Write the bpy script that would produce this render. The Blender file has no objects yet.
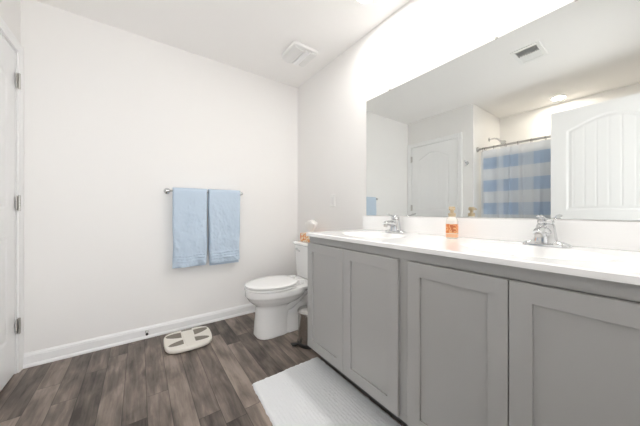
import bpy, bmesh, math, random
from mathutils import Vector, Matrix, noise

random.seed(7)
scene = bpy.context.scene
COL = scene.collection
PI = math.pi

# ------------------------------------------------------------------ camera
cam_data = bpy.data.cameras.new('camera')
cam_data.sensor_width = 36.0
cam_data.lens = 250.0 / 640.0 * 36.0
cam_data.shift_y = -2.0 / 640.0
cam_data.clip_start = 0.02
cam = bpy.data.objects.new('camera', cam_data)
COL.objects.link(cam)
cam.location = (0.0, 0.0, 1.03)
cam.rotation_euler = (PI / 2, 0, -math.radians(35.8))
scene.camera = cam

# ------------------------------------------------------------------ world: daylight of the next room, reaching in by the open doorway
world = bpy.data.worlds.new('world')
scene.world = world
world.use_nodes = True
bg = world.node_tree.nodes['Background']
_nt = world.node_tree                            # lower half made brighter to lift the ceiling, slightly dimmer above
_tc = _nt.nodes.new('ShaderNodeTexCoord'); _sp = _nt.nodes.new('ShaderNodeSeparateXYZ')
_cr = _nt.nodes.new('ShaderNodeValToRGB'); _mr = _nt.nodes.new('ShaderNodeMapRange')
_nt.links.new(_tc.outputs['Generated'], _sp.inputs[0]); _nt.links.new(_sp.outputs['Z'], _mr.inputs['Value'])
_mr.inputs['From Min'].default_value = -1.0
_nt.links.new(_mr.outputs[0], _cr.inputs[0]); _nt.links.new(_cr.outputs[0], bg.inputs['Color'])
_cr.color_ramp.elements[0].position = 0.44; _cr.color_ramp.elements[0].color = (1.0, 0.99, 0.975, 1)
_cr.color_ramp.elements[1].position = 0.54; _cr.color_ramp.elements[1].color = (0.90, 0.90, 0.90, 1)
bg.inputs['Strength'].default_value = 5.2

# ------------------------------------------------------------------ view
scene.view_settings.view_transform = 'Standard'
scene.view_settings.look = 'None'
scene.view_settings.gamma = 1.0
scene.view_settings.use_curve_mapping = False
scene.view_settings.exposure = 0.0
scene.cycles.max_bounces = 14
scene.cycles.diffuse_bounces = 9
scene.cycles.glossy_bounces = 6

CAN_POWER = 6.6
SHOWER_POWER = 7.0

# ------------------------------------------------------------------ key measures (metres)
XR, YB, XL, ZC = 1.468, 2.475, -0.633, 2.44      # mirror wall, towel wall, door wall, ceiling
YF = -0.105                                      # wall with the entry doorway
YA, XA = 1.487, -1.52                            # tub alcove end wall and back wall

# ------------------------------------------------------------------ materials
def mat(name, color, rough=0.5, metal=0.0, bump=0.0, bscale=200.0, spec=0.5, coat=0.0, trans=0.0, var=0.0, sheen=0.0):
    m = bpy.data.materials.new(name)
    m.use_nodes = True
    nt = m.node_tree
    b = nt.nodes['Principled BSDF']
    b.inputs['Base Color'].default_value = (*color, 1)
    b.inputs['Roughness'].default_value = rough
    b.inputs['Metallic'].default_value = metal
    b.inputs['Specular IOR Level'].default_value = spec
    b.inputs['Coat Weight'].default_value = coat
    b.inputs['Transmission Weight'].default_value = trans
    b.inputs['Sheen Weight'].default_value = sheen
    tc = nt.nodes.new('ShaderNodeTexCoord')
    n = nt.nodes.new('ShaderNodeTexNoise')
    n.inputs['Scale'].default_value = bscale
    n.inputs['Detail'].default_value = 4
    nt.links.new(tc.outputs['Object'], n.inputs['Vector'])
    if bump > 0:
        bp = nt.nodes.new('ShaderNodeBump')
        bp.inputs['Strength'].default_value = bump
        bp.inputs['Distance'].default_value = 0.002
        nt.links.new(n.outputs['Fac'], bp.inputs['Height'])
        nt.links.new(bp.outputs['Normal'], b.inputs['Normal'])
    if var > 0:
        rp = nt.nodes.new('ShaderNodeMapRange')
        rp.inputs['To Min'].default_value = 1 - var
        rp.inputs['To Max'].default_value = 1 + var
        nt.links.new(n.outputs['Fac'], rp.inputs['Value'])
        mx = nt.nodes.new('ShaderNodeVectorMath'); mx.operation = 'SCALE'
        mx.inputs[0].default_value = color
        nt.links.new(rp.outputs['Result'], mx.inputs['Scale'])
        nt.links.new(mx.outputs['Vector'], b.inputs['Base Color'])
    return m

def emit(name, color, strength):
    m = bpy.data.materials.new(name); m.use_nodes = True
    b = m.node_tree.nodes['Principled BSDF']
    b.inputs['Base Color'].default_value = (0.9, 0.9, 0.9, 1)
    b.inputs['Emission Color'].default_value = (*color, 1)
    b.inputs['Emission Strength'].default_value = strength
    return m

def mth(nt, op, a, b=None, c=None):
    n = nt.nodes.new('ShaderNodeMath'); n.operation = op
    for i, v in enumerate((a, b, c)):
        if v is None: continue
        if isinstance(v, (int, float)): n.inputs[i].default_value = v
        else: nt.links.new(v, n.inputs[i])
    return n.outputs[0]

def plank_floor():
    m = bpy.data.materials.new('plank_vinyl'); m.use_nodes = True
    nt = m.node_tree; b = nt.nodes['Principled BSDF']
    tc = nt.nodes.new('ShaderNodeTexCoord')
    sp = nt.nodes.new('ShaderNodeSeparateXYZ'); nt.links.new(tc.outputs['Object'], sp.inputs[0])
    W, L = 0.103, 0.90
    u = mth(nt, 'DIVIDE', mth(nt, 'ADD', sp.outputs['X'], 10.063), W)
    ui = mth(nt, 'FLOOR', u)
    uf = mth(nt, 'SUBTRACT', u, ui)
    wn = nt.nodes.new('ShaderNodeTexWhiteNoise'); wn.noise_dimensions = '1D'; nt.links.new(ui, wn.inputs['W'])
    v = mth(nt, 'ADD', mth(nt, 'DIVIDE', mth(nt, 'ADD', sp.outputs['Y'], 10.0), L), mth(nt, 'MULTIPLY', wn.outputs['Value'], 7.0))
    vi = mth(nt, 'FLOOR', v)
    vf = mth(nt, 'SUBTRACT', v, vi)
    cb = nt.nodes.new('ShaderNodeCombineXYZ'); nt.links.new(ui, cb.inputs[0]); nt.links.new(vi, cb.inputs[1])
    wn2 = nt.nodes.new('ShaderNodeTexWhiteNoise'); wn2.noise_dimensions = '2D'; nt.links.new(cb.outputs[0], wn2.inputs['Vector'])
    # grain stretched along the plank, shifted per plank
    off = nt.nodes.new('ShaderNodeVectorMath'); off.operation = 'SCALE'; off.inputs['Scale'].default_value = 13.0
    nt.links.new(wn2.outputs['Color'], off.inputs[0])
    ad = nt.nodes.new('ShaderNodeVectorMath'); ad.operation = 'ADD'
    nt.links.new(tc.outputs['Object'], ad.inputs[0]); nt.links.new(off.outputs[0], ad.inputs[1])
    mp = nt.nodes.new('ShaderNodeMapping'); mp.inputs['Scale'].default_value = (48, 3.6, 1)
    nt.links.new(ad.outputs[0], mp.inputs['Vector'])
    g = nt.nodes.new('ShaderNodeTexNoise'); g.inputs['Scale'].default_value = 1.0; g.inputs['Detail'].default_value = 6
    g.inputs['Roughness'].default_value = 0.65; g.inputs['Distortion'].default_value = 0.6
    nt.links.new(mp.outputs[0], g.inputs['Vector'])
    mp2 = nt.nodes.new('ShaderNodeMapping'); mp2.inputs['Scale'].default_value = (15, 4.2, 1)
    nt.links.new(ad.outputs[0], mp2.inputs['Vector'])
    g2 = nt.nodes.new('ShaderNodeTexNoise'); g2.inputs['Scale'].default_value = 1.0; g2.inputs['Detail'].default_value = 4; g2.inputs['Distortion'].default_value = 0.35
    nt.links.new(mp2.outputs[0], g2.inputs['Vector'])
    t = mth(nt, 'ADD', mth(nt, 'MULTIPLY', wn2.outputs['Value'], 0.55),
            mth(nt, 'ADD', mth(nt, 'MULTIPLY', mth(nt, 'SUBTRACT', g.outputs['Fac'], 0.5), 1.0),
                mth(nt, 'ADD', mth(nt, 'MULTIPLY', mth(nt, 'SUBTRACT', g2.outputs['Fac'], 0.5), 1.6), 0.22)))
    cr = nt.nodes.new('ShaderNodeValToRGB')
    cr.color_ramp.elements[0].position = 0.0; cr.color_ramp.elements[0].color = (0.050, 0.040, 0.034, 1)
    cr.color_ramp.elements[1].position = 1.0; cr.color_ramp.elements[1].color = (0.345, 0.282, 0.238, 1)
    e = cr.color_ramp.elements.new(0.5); e.color = (0.170, 0.138, 0.118, 1)
    nt.links.new(t, cr.inputs[0])
    # seams
    du = mth(nt, 'MULTIPLY', mth(nt, 'MINIMUM', uf, mth(nt, 'SUBTRACT', 1.0, uf)), W)
    dv = mth(nt, 'MULTIPLY', mth(nt, 'MINIMUM', vf, mth(nt, 'SUBTRACT', 1.0, vf)), L)
    dd = mth(nt, 'MINIMUM', du, dv)
    mr = nt.nodes.new('ShaderNodeMapRange'); mr.inputs['From Min'].default_value = 0.0; mr.inputs['From Max'].default_value = 0.0028
    mr.inputs['To Min'].default_value = 0.35
    nt.links.new(dd, mr.inputs['Value'])
    sc = nt.nodes.new('ShaderNodeVectorMath'); sc.operation = 'SCALE'
    nt.links.new(cr.outputs[0], sc.inputs[0]); nt.links.new(mr.outputs[0], sc.inputs['Scale'])
    nt.links.new(sc.outputs[0], b.inputs['Base Color'])
    b.inputs['Roughness'].default_value = 0.42
    b.inputs['Specular IOR Level'].default_value = 0.35
    bp = nt.nodes.new('ShaderNodeBump'); bp.inputs['Strength'].default_value = 0.25; bp.inputs['Distance'].default_value = 0.001
    nt.links.new(mth(nt, 'ADD', g.outputs['Fac'], mr.outputs[0]), bp.inputs['Height'])
    nt.links.new(bp.outputs['Normal'], b.inputs['Normal'])
    return m

def gingham():
    """buffalo check: 14 cm squares, mid blue where bands cross, pale blue where only one runs, white else"""
    m = bpy.data.materials.new('gingham_cloth'); m.use_nodes = True
    nt = m.node_tree; b = nt.nodes['Principled BSDF']
    uv = nt.nodes.new('ShaderNodeUVMap'); uv.uv_map = 'cloth'
    sp = nt.nodes.new('ShaderNodeSeparateXYZ'); nt.links.new(uv.outputs[0], sp.inputs[0])
    def band(s, period, phase):
        f = mth(nt, 'FRACT', mth(nt, 'DIVIDE', mth(nt, 'ADD', s, phase), period))
        return mth(nt, 'LESS_THAN', f, 0.5)
    cu = band(sp.outputs[0], 0.289, 2.89 - 0.752)
    cv = band(sp.outputs[1], 0.2913, 2.913 - 0.988)
    tot = mth(nt, 'ADD', mth(nt, 'MULTIPLY', cu, 0.15), mth(nt, 'MULTIPLY', cv, 0.85))
    prod = mth(nt, 'MULTIPLY', cu, cv)
    val = mth(nt, 'ADD', mth(nt, 'MULTIPLY', tot, 0.55), mth(nt, 'MULTIPLY', prod, 0.45))
    mx = nt.nodes.new('ShaderNodeMix'); mx.data_type = 'RGBA'
    nt.links.new(val, mx.inputs['Factor'])
    mx.inputs['A'].default_value = (0.95, 0.955, 0.965, 1); mx.inputs['B'].default_value = (0.67, 0.77, 0.89, 1)
    nt.links.new(mx.outputs['Result'], b.inputs['Base Color'])
    b.inputs['Roughness'].default_value = 0.9
    tr = nt.nodes.new('ShaderNodeBsdfTranslucent')
    nt.links.new(mx.outputs['Result'], tr.inputs['Color'])
    ms = nt.nodes.new('ShaderNodeMixShader'); ms.inputs[0].default_value = 0.58
    out = nt.nodes['Material Output']
    nt.links.new(b.outputs[0], ms.inputs[1]); nt.links.new(tr.outputs[0], ms.inputs[2])
    nt.links.new(ms.outputs[0], out.inputs['Surface'])
    return m

def patterned(name, cols, scale, rough=0.5):
    """printed card: noise thresholded into a few flat inks"""
    m = bpy.data.materials.new(name); m.use_nodes = True
    nt = m.node_tree; b = nt.nodes['Principled BSDF']
    tc = nt.nodes.new('ShaderNodeTexCoord')
    n = nt.nodes.new('ShaderNodeTexNoise'); n.inputs['Scale'].default_value = scale; n.inputs['Detail'].default_value = 1.5
    nt.links.new(tc.outputs['Object'], n.inputs['Vector'])
    cr = nt.nodes.new('ShaderNodeValToRGB'); cr.color_ramp.interpolation = 'CONSTANT'
    els = cr.color_ramp.elements
    els[0].position = 0.0; els[0].color = (*cols[0], 1)
    els[1].position = 0.42; els[1].color = (*cols[1], 1)
    for k, c in enumerate(cols[2:]):
        e = els.new(0.50 + 0.07 * k); e.color = (*c, 1)
    nt.links.new(n.outputs['Fac'], cr.inputs[0])
    nt.links.new(cr.outputs[0], b.inputs['Base Color'])
    b.inputs['Roughness'].default_value = rough
    return m

def towel_mat():
    m = mat('terry_cloth', (0.535, 0.64, 0.76), rough=0.95, bump=0.9, bscale=420, spec=0.1, var=0.10, sheen=0.2)
    return m

M = dict(
    wall=mat('wall_paint', (0.86, 0.852, 0.842), rough=0.75, bump=0.06, bscale=350, spec=0.25),
    baffle_paint=mat('dark_baffle_paint', (0.27, 0.265, 0.255), rough=0.8, bump=0.06, bscale=350, spec=0.1),  # kept dark so the added hall bounces little light onto the entry door
    ceil=mat('ceiling_paint', (0.91, 0.90, 0.888), rough=0.9, bump=0.06, bscale=300, spec=0.15),
    trim=mat('trim_paint', (0.88, 0.885, 0.89), rough=0.35, bump=0.02, bscale=100),
    floor=plank_floor(),
    cabinet=mat('grey_cabinet_paint', (0.425, 0.422, 0.416), rough=0.42, bump=0.03, bscale=160, var=0.01),
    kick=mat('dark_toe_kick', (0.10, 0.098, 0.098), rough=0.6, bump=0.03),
    counter=mat('cultured_marble', (0.94, 0.94, 0.938), rough=0.12, var=0.012, bscale=9, coat=0.3),
    porcelain=mat('porcelain', (0.87, 0.87, 0.865), rough=0.08, var=0.004, bscale=5, coat=0.4),
    plastic=mat('white_plastic', (0.86, 0.86, 0.85), rough=0.3, var=0.006, bscale=30),
    fan_plastic=mat('off_white_plastic', (0.80, 0.80, 0.79), rough=0.35, var=0.006, bscale=30),
    seat=mat('seat_plastic', (0.88, 0.88, 0.875), rough=0.16, var=0.004, bscale=20),
    chrome=mat('chrome', (0.70, 0.71, 0.72), rough=0.08, metal=1.0, var=0.01, bscale=40),
    nickel=mat('satin_nickel', (0.55, 0.54, 0.52), rough=0.28, metal=1.0, var=0.02, bscale=200),
    steel=mat('brushed_steel', (0.50, 0.49, 0.475), rough=0.24, metal=1.0, var=0.03, bscale=90),
    dark_metal=mat('dark_nickel', (0.22, 0.21, 0.20), rough=0.3, metal=1.0, var=0.02),
    black=mat('black_plastic', (0.02, 0.02, 0.02), rough=0.45, bump=0.1, bscale=300),
    grille_shade=mat('grille_shadow_grey', (0.50, 0.515, 0.53), rough=0.6, var=0.02),
    towel=towel_mat(),
    mat_=mat('bath_mat_cotton', (0.80, 0.815, 0.83), rough=0.97, bump=1.0, bscale=260, spec=0.05, var=0.05, sheen=0.3),
    scale=mat('cream_plastic', (0.80, 0.765, 0.70), rough=0.35, var=0.01, bscale=60),
    pad=mat('taupe_rubber', (0.24, 0.215, 0.18), rough=0.75, bump=0.5, bscale=500),
    lcd=mat('grey_display', (0.33, 0.32, 0.28), rough=0.2, var=0.01),
    tissue=mat('tissue_paper', (0.90, 0.89, 0.87), rough=0.95, bump=0.3, bscale=120),
    card=patterned('orange_printed_card', [(0.74, 0.24, 0.10), (0.80, 0.38, 0.16), (0.84, 0.62, 0.36), (0.86, 0.80, 0.68)], 34),
    soap=mat('milky_soap', (0.90, 0.86, 0.80), rough=0.12, var=0.01, coat=0.5),
    gold=mat('champagne_plastic', (0.62, 0.50, 0.34), rough=0.3, metal=0.35, var=0.02),
    label=patterned('orange_print', [(0.72, 0.22, 0.07), (0.80, 0.34, 0.12), (0.86, 0.50, 0.26), (0.60, 0.17, 0.06)], 60),
    peach=mat('peach_print', (0.86, 0.50, 0.30), rough=0.35, var=0.03, bscale=80),
    liner=mat('shower_liner_vinyl', (0.86, 0.87, 0.87), rough=0.5, var=0.01, bscale=40),
    mirror=mat('mirror_silver', (0.80, 0.82, 0.81), rough=0.0, metal=1.0),
    mirror_edge=mat('mirror_edge_glass', (0.32, 0.40, 0.37), rough=0.2, var=0.02),
    gingham=gingham(),
    lens=emit('lamp_lens', (1.0, 0.95, 0.88), 14.0),
)

# ------------------------------------------------------------------ mesh helpers
ORIGIN = {}          # object name -> where its own origin stands in the world

class MB:
    def __init__(self):
        self.v = []; self.f = []
    def add(self, vs, fs):
        n = len(self.v)
        self.v += [Vector(p) for p in vs]
        self.f += [tuple(i + n for i in q) for q in fs]
        return self
    def box(self, x0, x1, y0, y1, z0, z1):
        vs = [(x, y, z) for x in (x0, x1) for y in (y0, y1) for z in (z0, z1)]
        fs = [(0, 1, 3, 2), (4, 6, 7, 5), (0, 4, 5, 1), (2, 3, 7, 6), (0, 2, 6, 4), (1, 5, 7, 3)]
        return self.add(vs, fs)
    def loft(self, rings, cap0=True, cap1=True, closed=True):
        n = len(rings[0]); vs = [p for r in rings for p in r]; fs = []
        for i in range(len(rings) - 1):
            for j in range(n if closed else n - 1):
                a, b = i * n + j, i * n + (j + 1) % n
                fs.append((a, b, b + n, a + n))
        if cap0: fs.append(tuple(reversed(range(n))))
        if cap1: fs.append(tuple(range((len(rings) - 1) * n, len(rings) * n)))
        return self.add(vs, fs)
    def lathe(self, prof, c=(0, 0, 0), axis='z', seg=32, cap0=True, cap1=True):
        rings = []
        for r, h in prof:
            ring = []
            for k in range(seg):
                a = 2 * PI * k / seg
                p = (r * math.cos(a), r * math.sin(a), h)
                if axis == 'x': p = (h, r * math.cos(a), r * math.sin(a))
                if axis == 'y': p = (r * math.sin(a), h, r * math.cos(a))
                ring.append((c[0] + p[0], c[1] + p[1], c[2] + p[2]))
            rings.append(ring)
        return self.loft(rings, cap0, cap1)
    def tube(self, pts, rad, seg=16, flat=1.0):
        pts = [Vector(p) for p in pts]
        if not isinstance(rad, (list, tuple)): rad = [rad] * len(pts)
        rings = []; up = None
        for i, p in enumerate(pts):
            t = (pts[min(i + 1, len(pts) - 1)] - pts[max(i - 1, 0)]).normalized()
            if up is None:
                up = Vector((0, 0, 1)) if abs(t.z) < 0.9 else Vector((1, 0, 0))
            s = t.cross(up).normalized(); up = s.cross(t).normalized()
            rings.append([p + s * math.cos(2 * PI * k / seg) * rad[i] + up * math.sin(2 * PI * k / seg) * rad[i] * flat for k in range(seg)])
        return self.loft(rings)
    def torus(self, c, R, r, axis='y', seg=28, sub=10):
        vs, fs = [], []
        for i in range(seg):
            a = 2 * PI * i / seg
            for j in range(sub):
                b = 2 * PI * j / sub
                q = R + r * math.cos(b); h = r * math.sin(b)
                p = {'y': (q * math.cos(a), h, q * math.sin(a)), 'z': (q * math.cos(a), q * math.sin(a), h), 'x': (h, q * math.cos(a), q * math.sin(a))}[axis]
                vs.append((c[0] + p[0], c[1] + p[1], c[2] + p[2]))
        for i in range(seg):
            for j in range(sub):
                fs.append((i * sub + j, ((i + 1) % seg) * sub + j, ((i + 1) % seg) * sub + (j + 1) % sub, i * sub + (j + 1) % sub))
        return self.add(vs, fs)
    def prism(self, poly, z0, z1):
        return self.loft([[(x, y, z0) for x, y in poly], [(x, y, z1) for x, y in poly]])
    def build(self, name, material, parent=None, bevel=0.0, seg=2, smooth=True, angle=38, local=False, origin=None):
        org = Vector((0, 0, 0))
        if parent is not None and not local: org = ORIGIN[parent.name]
        if parent is None and origin is not None: org = Vector(origin)
        me = bpy.data.meshes.new(name)
        me.from_pydata([tuple(p - org) for p in self.v], [], self.f)
        bm = bmesh.new(); bm.from_mesh(me)
        bmesh.ops.recalc_face_normals(bm, faces=bm.faces)
        bm.to_mesh(me); bm.free()
        if smooth:
            me.polygons.foreach_set('use_smooth', [True] * len(me.polygons))
            me.set_sharp_from_angle(angle=math.radians(angle))
        me.materials.append(material)
        o = bpy.data.objects.new(name, me); COL.objects.link(o)
        if parent is not None: o.parent = parent
        elif origin is not None: o.location = org
        ORIGIN[o.name] = org
        if bevel > 0:
            md = o.modifiers.new('bevel', 'BEVEL'); md.width = bevel; md.segments = seg; md.limit_method = 'ANGLE'; md.angle_limit = math.radians(40)
        return o

def thing(name, label, cat, loc=(0, 0, 0), rz=0.0, group=None):
    o = bpy.data.objects.new(name, None); COL.objects.link(o)
    o.empty_display_size = 0.05
    o.location = loc; o.rotation_euler = (0, 0, rz)
    ORIGIN[o.name] = Vector(loc)
    return tag(o, label, cat, group)

def tag(o, label, cat, group=None):
    o['label'] = label; o['category'] = cat
    if group: o['group'] = group
    return o

def struct(o, label=None, cat=None):
    o['kind'] = 'structure'
    if label: o['label'] = label; o['category'] = cat
    return o

def dup(root, loc, label):
    r = root.copy(); COL.objects.link(r); r.location = loc; r['label'] = label
    ORIGIN[r.name] = Vector(loc)
    for ch in list(root.children):
        c = ch.copy(); COL.objects.link(c); c.parent = r
        for g in list(ch.children):
            d = g.copy(); COL.objects.link(d); d.parent = c
    return r

def stadium(lx, ly, n=10, cx=0, cy=0):
    """rounded-end bar, long along y"""
    r = lx / 2; h = ly / 2 - r; pts = []
    for k in range(n + 1):
        a = PI * k / n; pts.append((cx + r * math.cos(a), cy + h + r * math.sin(a)))
    for k in range(n + 1):
        a = PI + PI * k / n; pts.append((cx + r * math.cos(a), cy - h + r * math.sin(a)))
    return pts

def rrect(x0, x1, y0, y1, r, n=6):
    pts = []
    for cx, cy, a0 in ((x1 - r, y1 - r, 0), (x0 + r, y1 - r, PI / 2), (x0 + r, y0 + r, PI), (x1 - r, y0 + r, 3 * PI / 2)):
        for k in range(n + 1):
            a = a0 + PI / 2 * k / n
            pts.append((cx + r * math.cos(a), cy + r * math.sin(a)))
    return pts

# ------------------------------------------------------------------ room shell
T = 0.11
struct(MB().box(XA - T, XR + T, YF - T, YB + T, -0.1, 0.0).build('floor', M['floor'], smooth=False), 'grey-brown wood plank floor of the bathroom', 'floor')
struct(MB().box(XA - T, XR + T, YF - T, YB + T, ZC, ZC + 0.1).build('ceiling', M['ceil'], smooth=False), 'plain white bathroom ceiling', 'ceiling')
struct(MB().box(XA - T, XR + T, YB, YB + T, 0, ZC).build('wall_back', M['wall'], smooth=False), 'warm white wall behind the hanging blue towels', 'wall')
struct(MB().box(XR, XR + T, YF - T, YB, 0, ZC).build('wall_right', M['wall'], smooth=False), 'warm white wall carrying the large vanity mirror', 'wall')
DY0, DY1, DZ = 1.686, 2.408, 2.037               # closet door opening in the left wall
struct(MB().box(XL - T, XL, YA, DY0 - 0.012, 0, ZC).box(XL - T, XL, DY1 + 0.012, YB, 0, ZC)
       .box(XL - T, XL, DY0 - 0.012, DY1 + 0.012, DZ + 0.012, ZC).build('wall_left', M['wall'], smooth=False), 'warm white wall holding the closed white closet door', 'wall')
struct(MB().box(XA, XL - T, YA, YA + T, 0, ZC).build('wall_shower_end', M['wall'], smooth=False), 'shower end wall carrying the shower arm, in the mirror', 'wall')
struct(MB().box(XA - T, XA, YF - T, YB, 0, ZC).build('wall_shower_back', M['wall'], smooth=False), 'cream back wall of the shower above the curtain rod, in the mirror', 'wall')
EX0, EX1 = -0.53, 0.285                          # entry doorway
struct(MB().box(XA, EX0, YF - T, YF, 0, ZC).box(EX1, XR, YF - T, YF, 0, ZC).box(EX0, EX1, YF - T, YF, 2.05, ZC)
       .build('wall_front', M['wall'], smooth=False), 'wall with the entry doorway behind the camera', 'wall')

HY = YF - T - 1.1                                 # added unseen hall, narrows the daylight from the doorway; open at its far end
struct(MB().box(-0.85, -0.75, HY, YF - T, -0.1, ZC + 0.1).build('wall_baffle_left', M['baffle_paint'], smooth=False), 'added unseen hall wall at left, narrowing the doorway light', 'wall')
struct(MB().box(0.60, 0.70, HY, YF - T, -0.1, ZC + 0.1).build('wall_baffle_right', M['baffle_paint'], smooth=False), 'added unseen hall wall at right, narrowing the doorway light', 'wall')
struct(MB().box(-0.75, 0.60, HY, YF - T, ZC, ZC + 0.1).build('ceiling_baffle', M['ceil'], smooth=False), 'added unseen white hall ceiling, narrowing the doorway light', 'ceiling')

def baseboard(name, pts_fn, length, label):
    prof = [(0, 0), (0.021, 0), (0.021, 0.010), (0.016, 0.019), (0.0125, 0.021), (0.0125, 0.070), (0.010, 0.074), (0.010, 0.080), (0.005, 0.088), (0.003, 0.092), (0, 0.092)]
    mb = MB(); mb.loft([[pts_fn(d, z, 0.0) for d, z in prof], [pts_fn(d, z, length) for d, z in prof]])
    struct(mb.build(name, M['trim'], angle=25), label, 'baseboard')
baseboard('baseboard_back', lambda d, z, s: (XL + s, YB - d, z), XR - XL, 'white baseboard along the floor under the blue towels')
baseboard('baseboard_right', lambda d, z, s: (XR - d, 1.42 + s, z), YB - 0.021 - 1.42, 'white baseboard on the mirror wall behind the toilet')

# ------------------------------------------------------------------ panel doors
def door_leaf(W, H, step=0.006):
    """heights of a two-panel plank door face on a grid (u across, v up); the upper panel has a cambered top"""
    st = 0.118
    panels = [(st, W - st, 0.235, 0.865, 0.0), (st, W - st, 1.030, 1.815, 0.100)]
    nu, nv = int(W / step), int(H / step)
    def prof(d):
        if d <= 0: return 0.0
        if d < 0.010: return -0.0055 * d / 0.010
        if d < 0.020: return -0.0055
        if d < 0.034: return -0.0055 + 0.0035 * (d - 0.020) / 0.014
        return -0.0020
    def h(u, v):
        for (u0, u1, v0, v1, arch) in panels:
            s = (u - (u0 + u1) / 2) / ((u1 - u0) / 2)
            top = v1 + arch * (0.5 * (1 - s * s) + 0.25 * (1 + math.cos(PI * s))) if abs(s) <= 1 else v1
            d = min(u - u0, u1 - u, v - v0, (top - v) * 0.96)
            if d > 0:
                z = prof(d)
                if d > 0.034:
                    g = ((u - W / 2) / 0.0762) % 1.0
                    g = min(g, 1 - g) * 0.0762
                    if g < 0.0045: z -= 0.0030 * (1 - g / 0.0045)
                return z
        return 0.0
    us = [W * i / nu for i in range(nu + 1)]; vs = [H * j / nv for j in range(nv + 1)]
    return us, vs, h

def make_door(name, W, H, place, label, thick=0.035):
    """place(u, v, n) -> world point; n is the distance out of the face"""
    us, vs, h = door_leaf(W, H)
    mb = MB(); nu, nv = len(us), len(vs)
    pts = [place(u, v, h(u, v)) for v in vs for u in us]
    fs = [(j * nu + i, j * nu + i + 1, (j + 1) * nu + i + 1, (j + 1) * nu + i) for j in range(nv - 1) for i in range(nu - 1)]
    base = len(pts)
    pts += [place(0, 0, -thick), place(W, 0, -thick), place(W, H, -thick), place(0, H, -thick)]
    b0, b1, b2, b3 = base, base + 1, base + 2, base + 3
    fs.append((b0, b3, b2, b1))
    fs.append(tuple([b1, b0] + [i for i in range(nu)]))
    fs.append(tuple([b3, b2] + [(nv - 1) * nu + i for i in reversed(range(nu))]))
    fs.append(tuple([b0, b3] + [j * nu for j in reversed(range(nv))]))
    fs.append(tuple([b2, b1] + [j * nu + nu - 1 for j in range(nv)]))
    mb.add(pts, fs)
    o = mb.build(name, M['trim'], angle=50, origin=place(0, 0, 0))
    struct(o, label, 'door')
    return o

# closed closet door in the left wall; u runs from the hinges (by the towel wall) towards the shower
cd = make_door('door_1', DY1 - DY0 - 0.006, 2.022, lambda u, v, n: Vector((XL - 0.004 + n, DY1 - 0.003 - u, 0.012 + v)),
               'closed white panel door in the left wall beside the towel wall')
def hinge(parent, x, y, z, side):
    """two leaves and a knuckled barrel standing proud of the wall"""
    mb = MB()
    mb.box(x - 0.001, x + 0.003, y - 0.022, y + 0.022, z - 0.045, z + 0.045)
    o = mb.build('hinge', M['nickel'], parent, bevel=0.0012)
    mb = MB()
    for k in range(5):
        mb.lathe([(0.0062, -0.0085), (0.0062, 0.0085)], (x + 0.008, y, z - 0.036 + 0.018 * k), seg=14)
    mb.lathe([(0.0068, 0), (0.0068, 0.003), (0.003, 0.006)], (x + 0.008, y, z + 0.045), seg=14)
    mb.lathe([(0.003, -0.006), (0.0068, -0.003), (0.0068, 0)], (x + 0.008, y, z - 0.045), seg=14)
    mb.build('hinge_barrel', M['nickel'], o)
for z in (0.30, 1.08, 1.855):
    hinge(cd, XL + 0.004, DY1 + 0.001, z, 1)
def knob(parent, c, axis_dir):
    mb = MB(); s = axis_dir
    mb.lathe([(0.032, 0), (0.032, s * 0.006), (0.026, s * 0.010), (0.012, s * 0.012), (0.011, s * 0.034), (0.022, s * 0.042), (0.028, s * 0.054), (0.026, s * 0.066), (0.014, s * 0.072)], c, axis='x', seg=28)
    mb.build('door_knob', M['nickel'], parent)
knob(cd, (XL - 0.004, DY0 + 0.065, 0.92), 1)

# casing round the closet door with its jamb
def casing_bar(mb, a, b, inward, out=Vector((1, 0, 0)), w=0.058):
    prof = [(0, 0), (0, 0.009), (0.012, 0.0115), (0.030, 0.013), (0.036, 0.0165), (0.052, 0.0165), (w, 0.013), (w, 0)]
    a, b, inward = Vector(a), Vector(b), Vector(inward)
    mb.loft([[a - inward * d + out * n for d, n in prof], [b - inward * d + out * n for d, n in prof]])
mb = MB()
casing_bar(mb, (XL, DY1 + 0.006, 0), (XL, DY1 + 0.006, DZ + 0.064), (0, -1, 0))
casing_bar(mb, (XL, DY0 - 0.006, 0), (XL, DY0 - 0.006, DZ + 0.064), (0, 1, 0))
casing_bar(mb, (XL, DY0 - 0.006, DZ + 0.006), (XL, DY1 + 0.006, DZ + 0.006), (0, 0, -1))
struct(mb.build('trim_1', M['trim'], angle=25), 'white casing framing the closet door', 'door casing')
mb = MB()
mb.box(XL - T, XL - 0.001, DY1, DY1 + 0.011, 0, DZ).box(XL - T, XL - 0.001, DY0 - 0.011, DY0, 0, DZ).box(XL - T, XL - 0.001, DY0 - 0.011, DY1 + 0.011, DZ, DZ + 0.011)
mb.box(XL - 0.056, XL - 0.043, DY0, DY0 + 0.012, 0, DZ).box(XL - 0.056, XL - 0.043, DY1 - 0.012, DY1, 0, DZ).box(XL - 0.056, XL - 0.043, DY0 + 0.012, DY1 - 0.012, DZ - 0.012, DZ)
struct(mb.build('trim_2', M['trim'], smooth=False), 'white door jamb inside the closet casing', 'door jamb')

# entry door, swung open beside the shower; its face shows in the mirror
ed = make_door('door_2', 0.79, 2.022, lambda u, v, n: Vector((-0.520 + n, -0.09 + u, 0.012 + v)),
               'large white panel door standing open, reflected at right of the mirror')
knob(ed, (-0.520, 0.635, 0.90), 1)
mb = MB()
for z in (0.25, 1.03, 1.82):
    mb = MB(); mb.lathe([(0.0065, -0.045), (0.0065, 0.045)], (-0.528, -0.0975, z), seg=14)
    mb.build('hinge', M['nickel'], ed)

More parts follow.
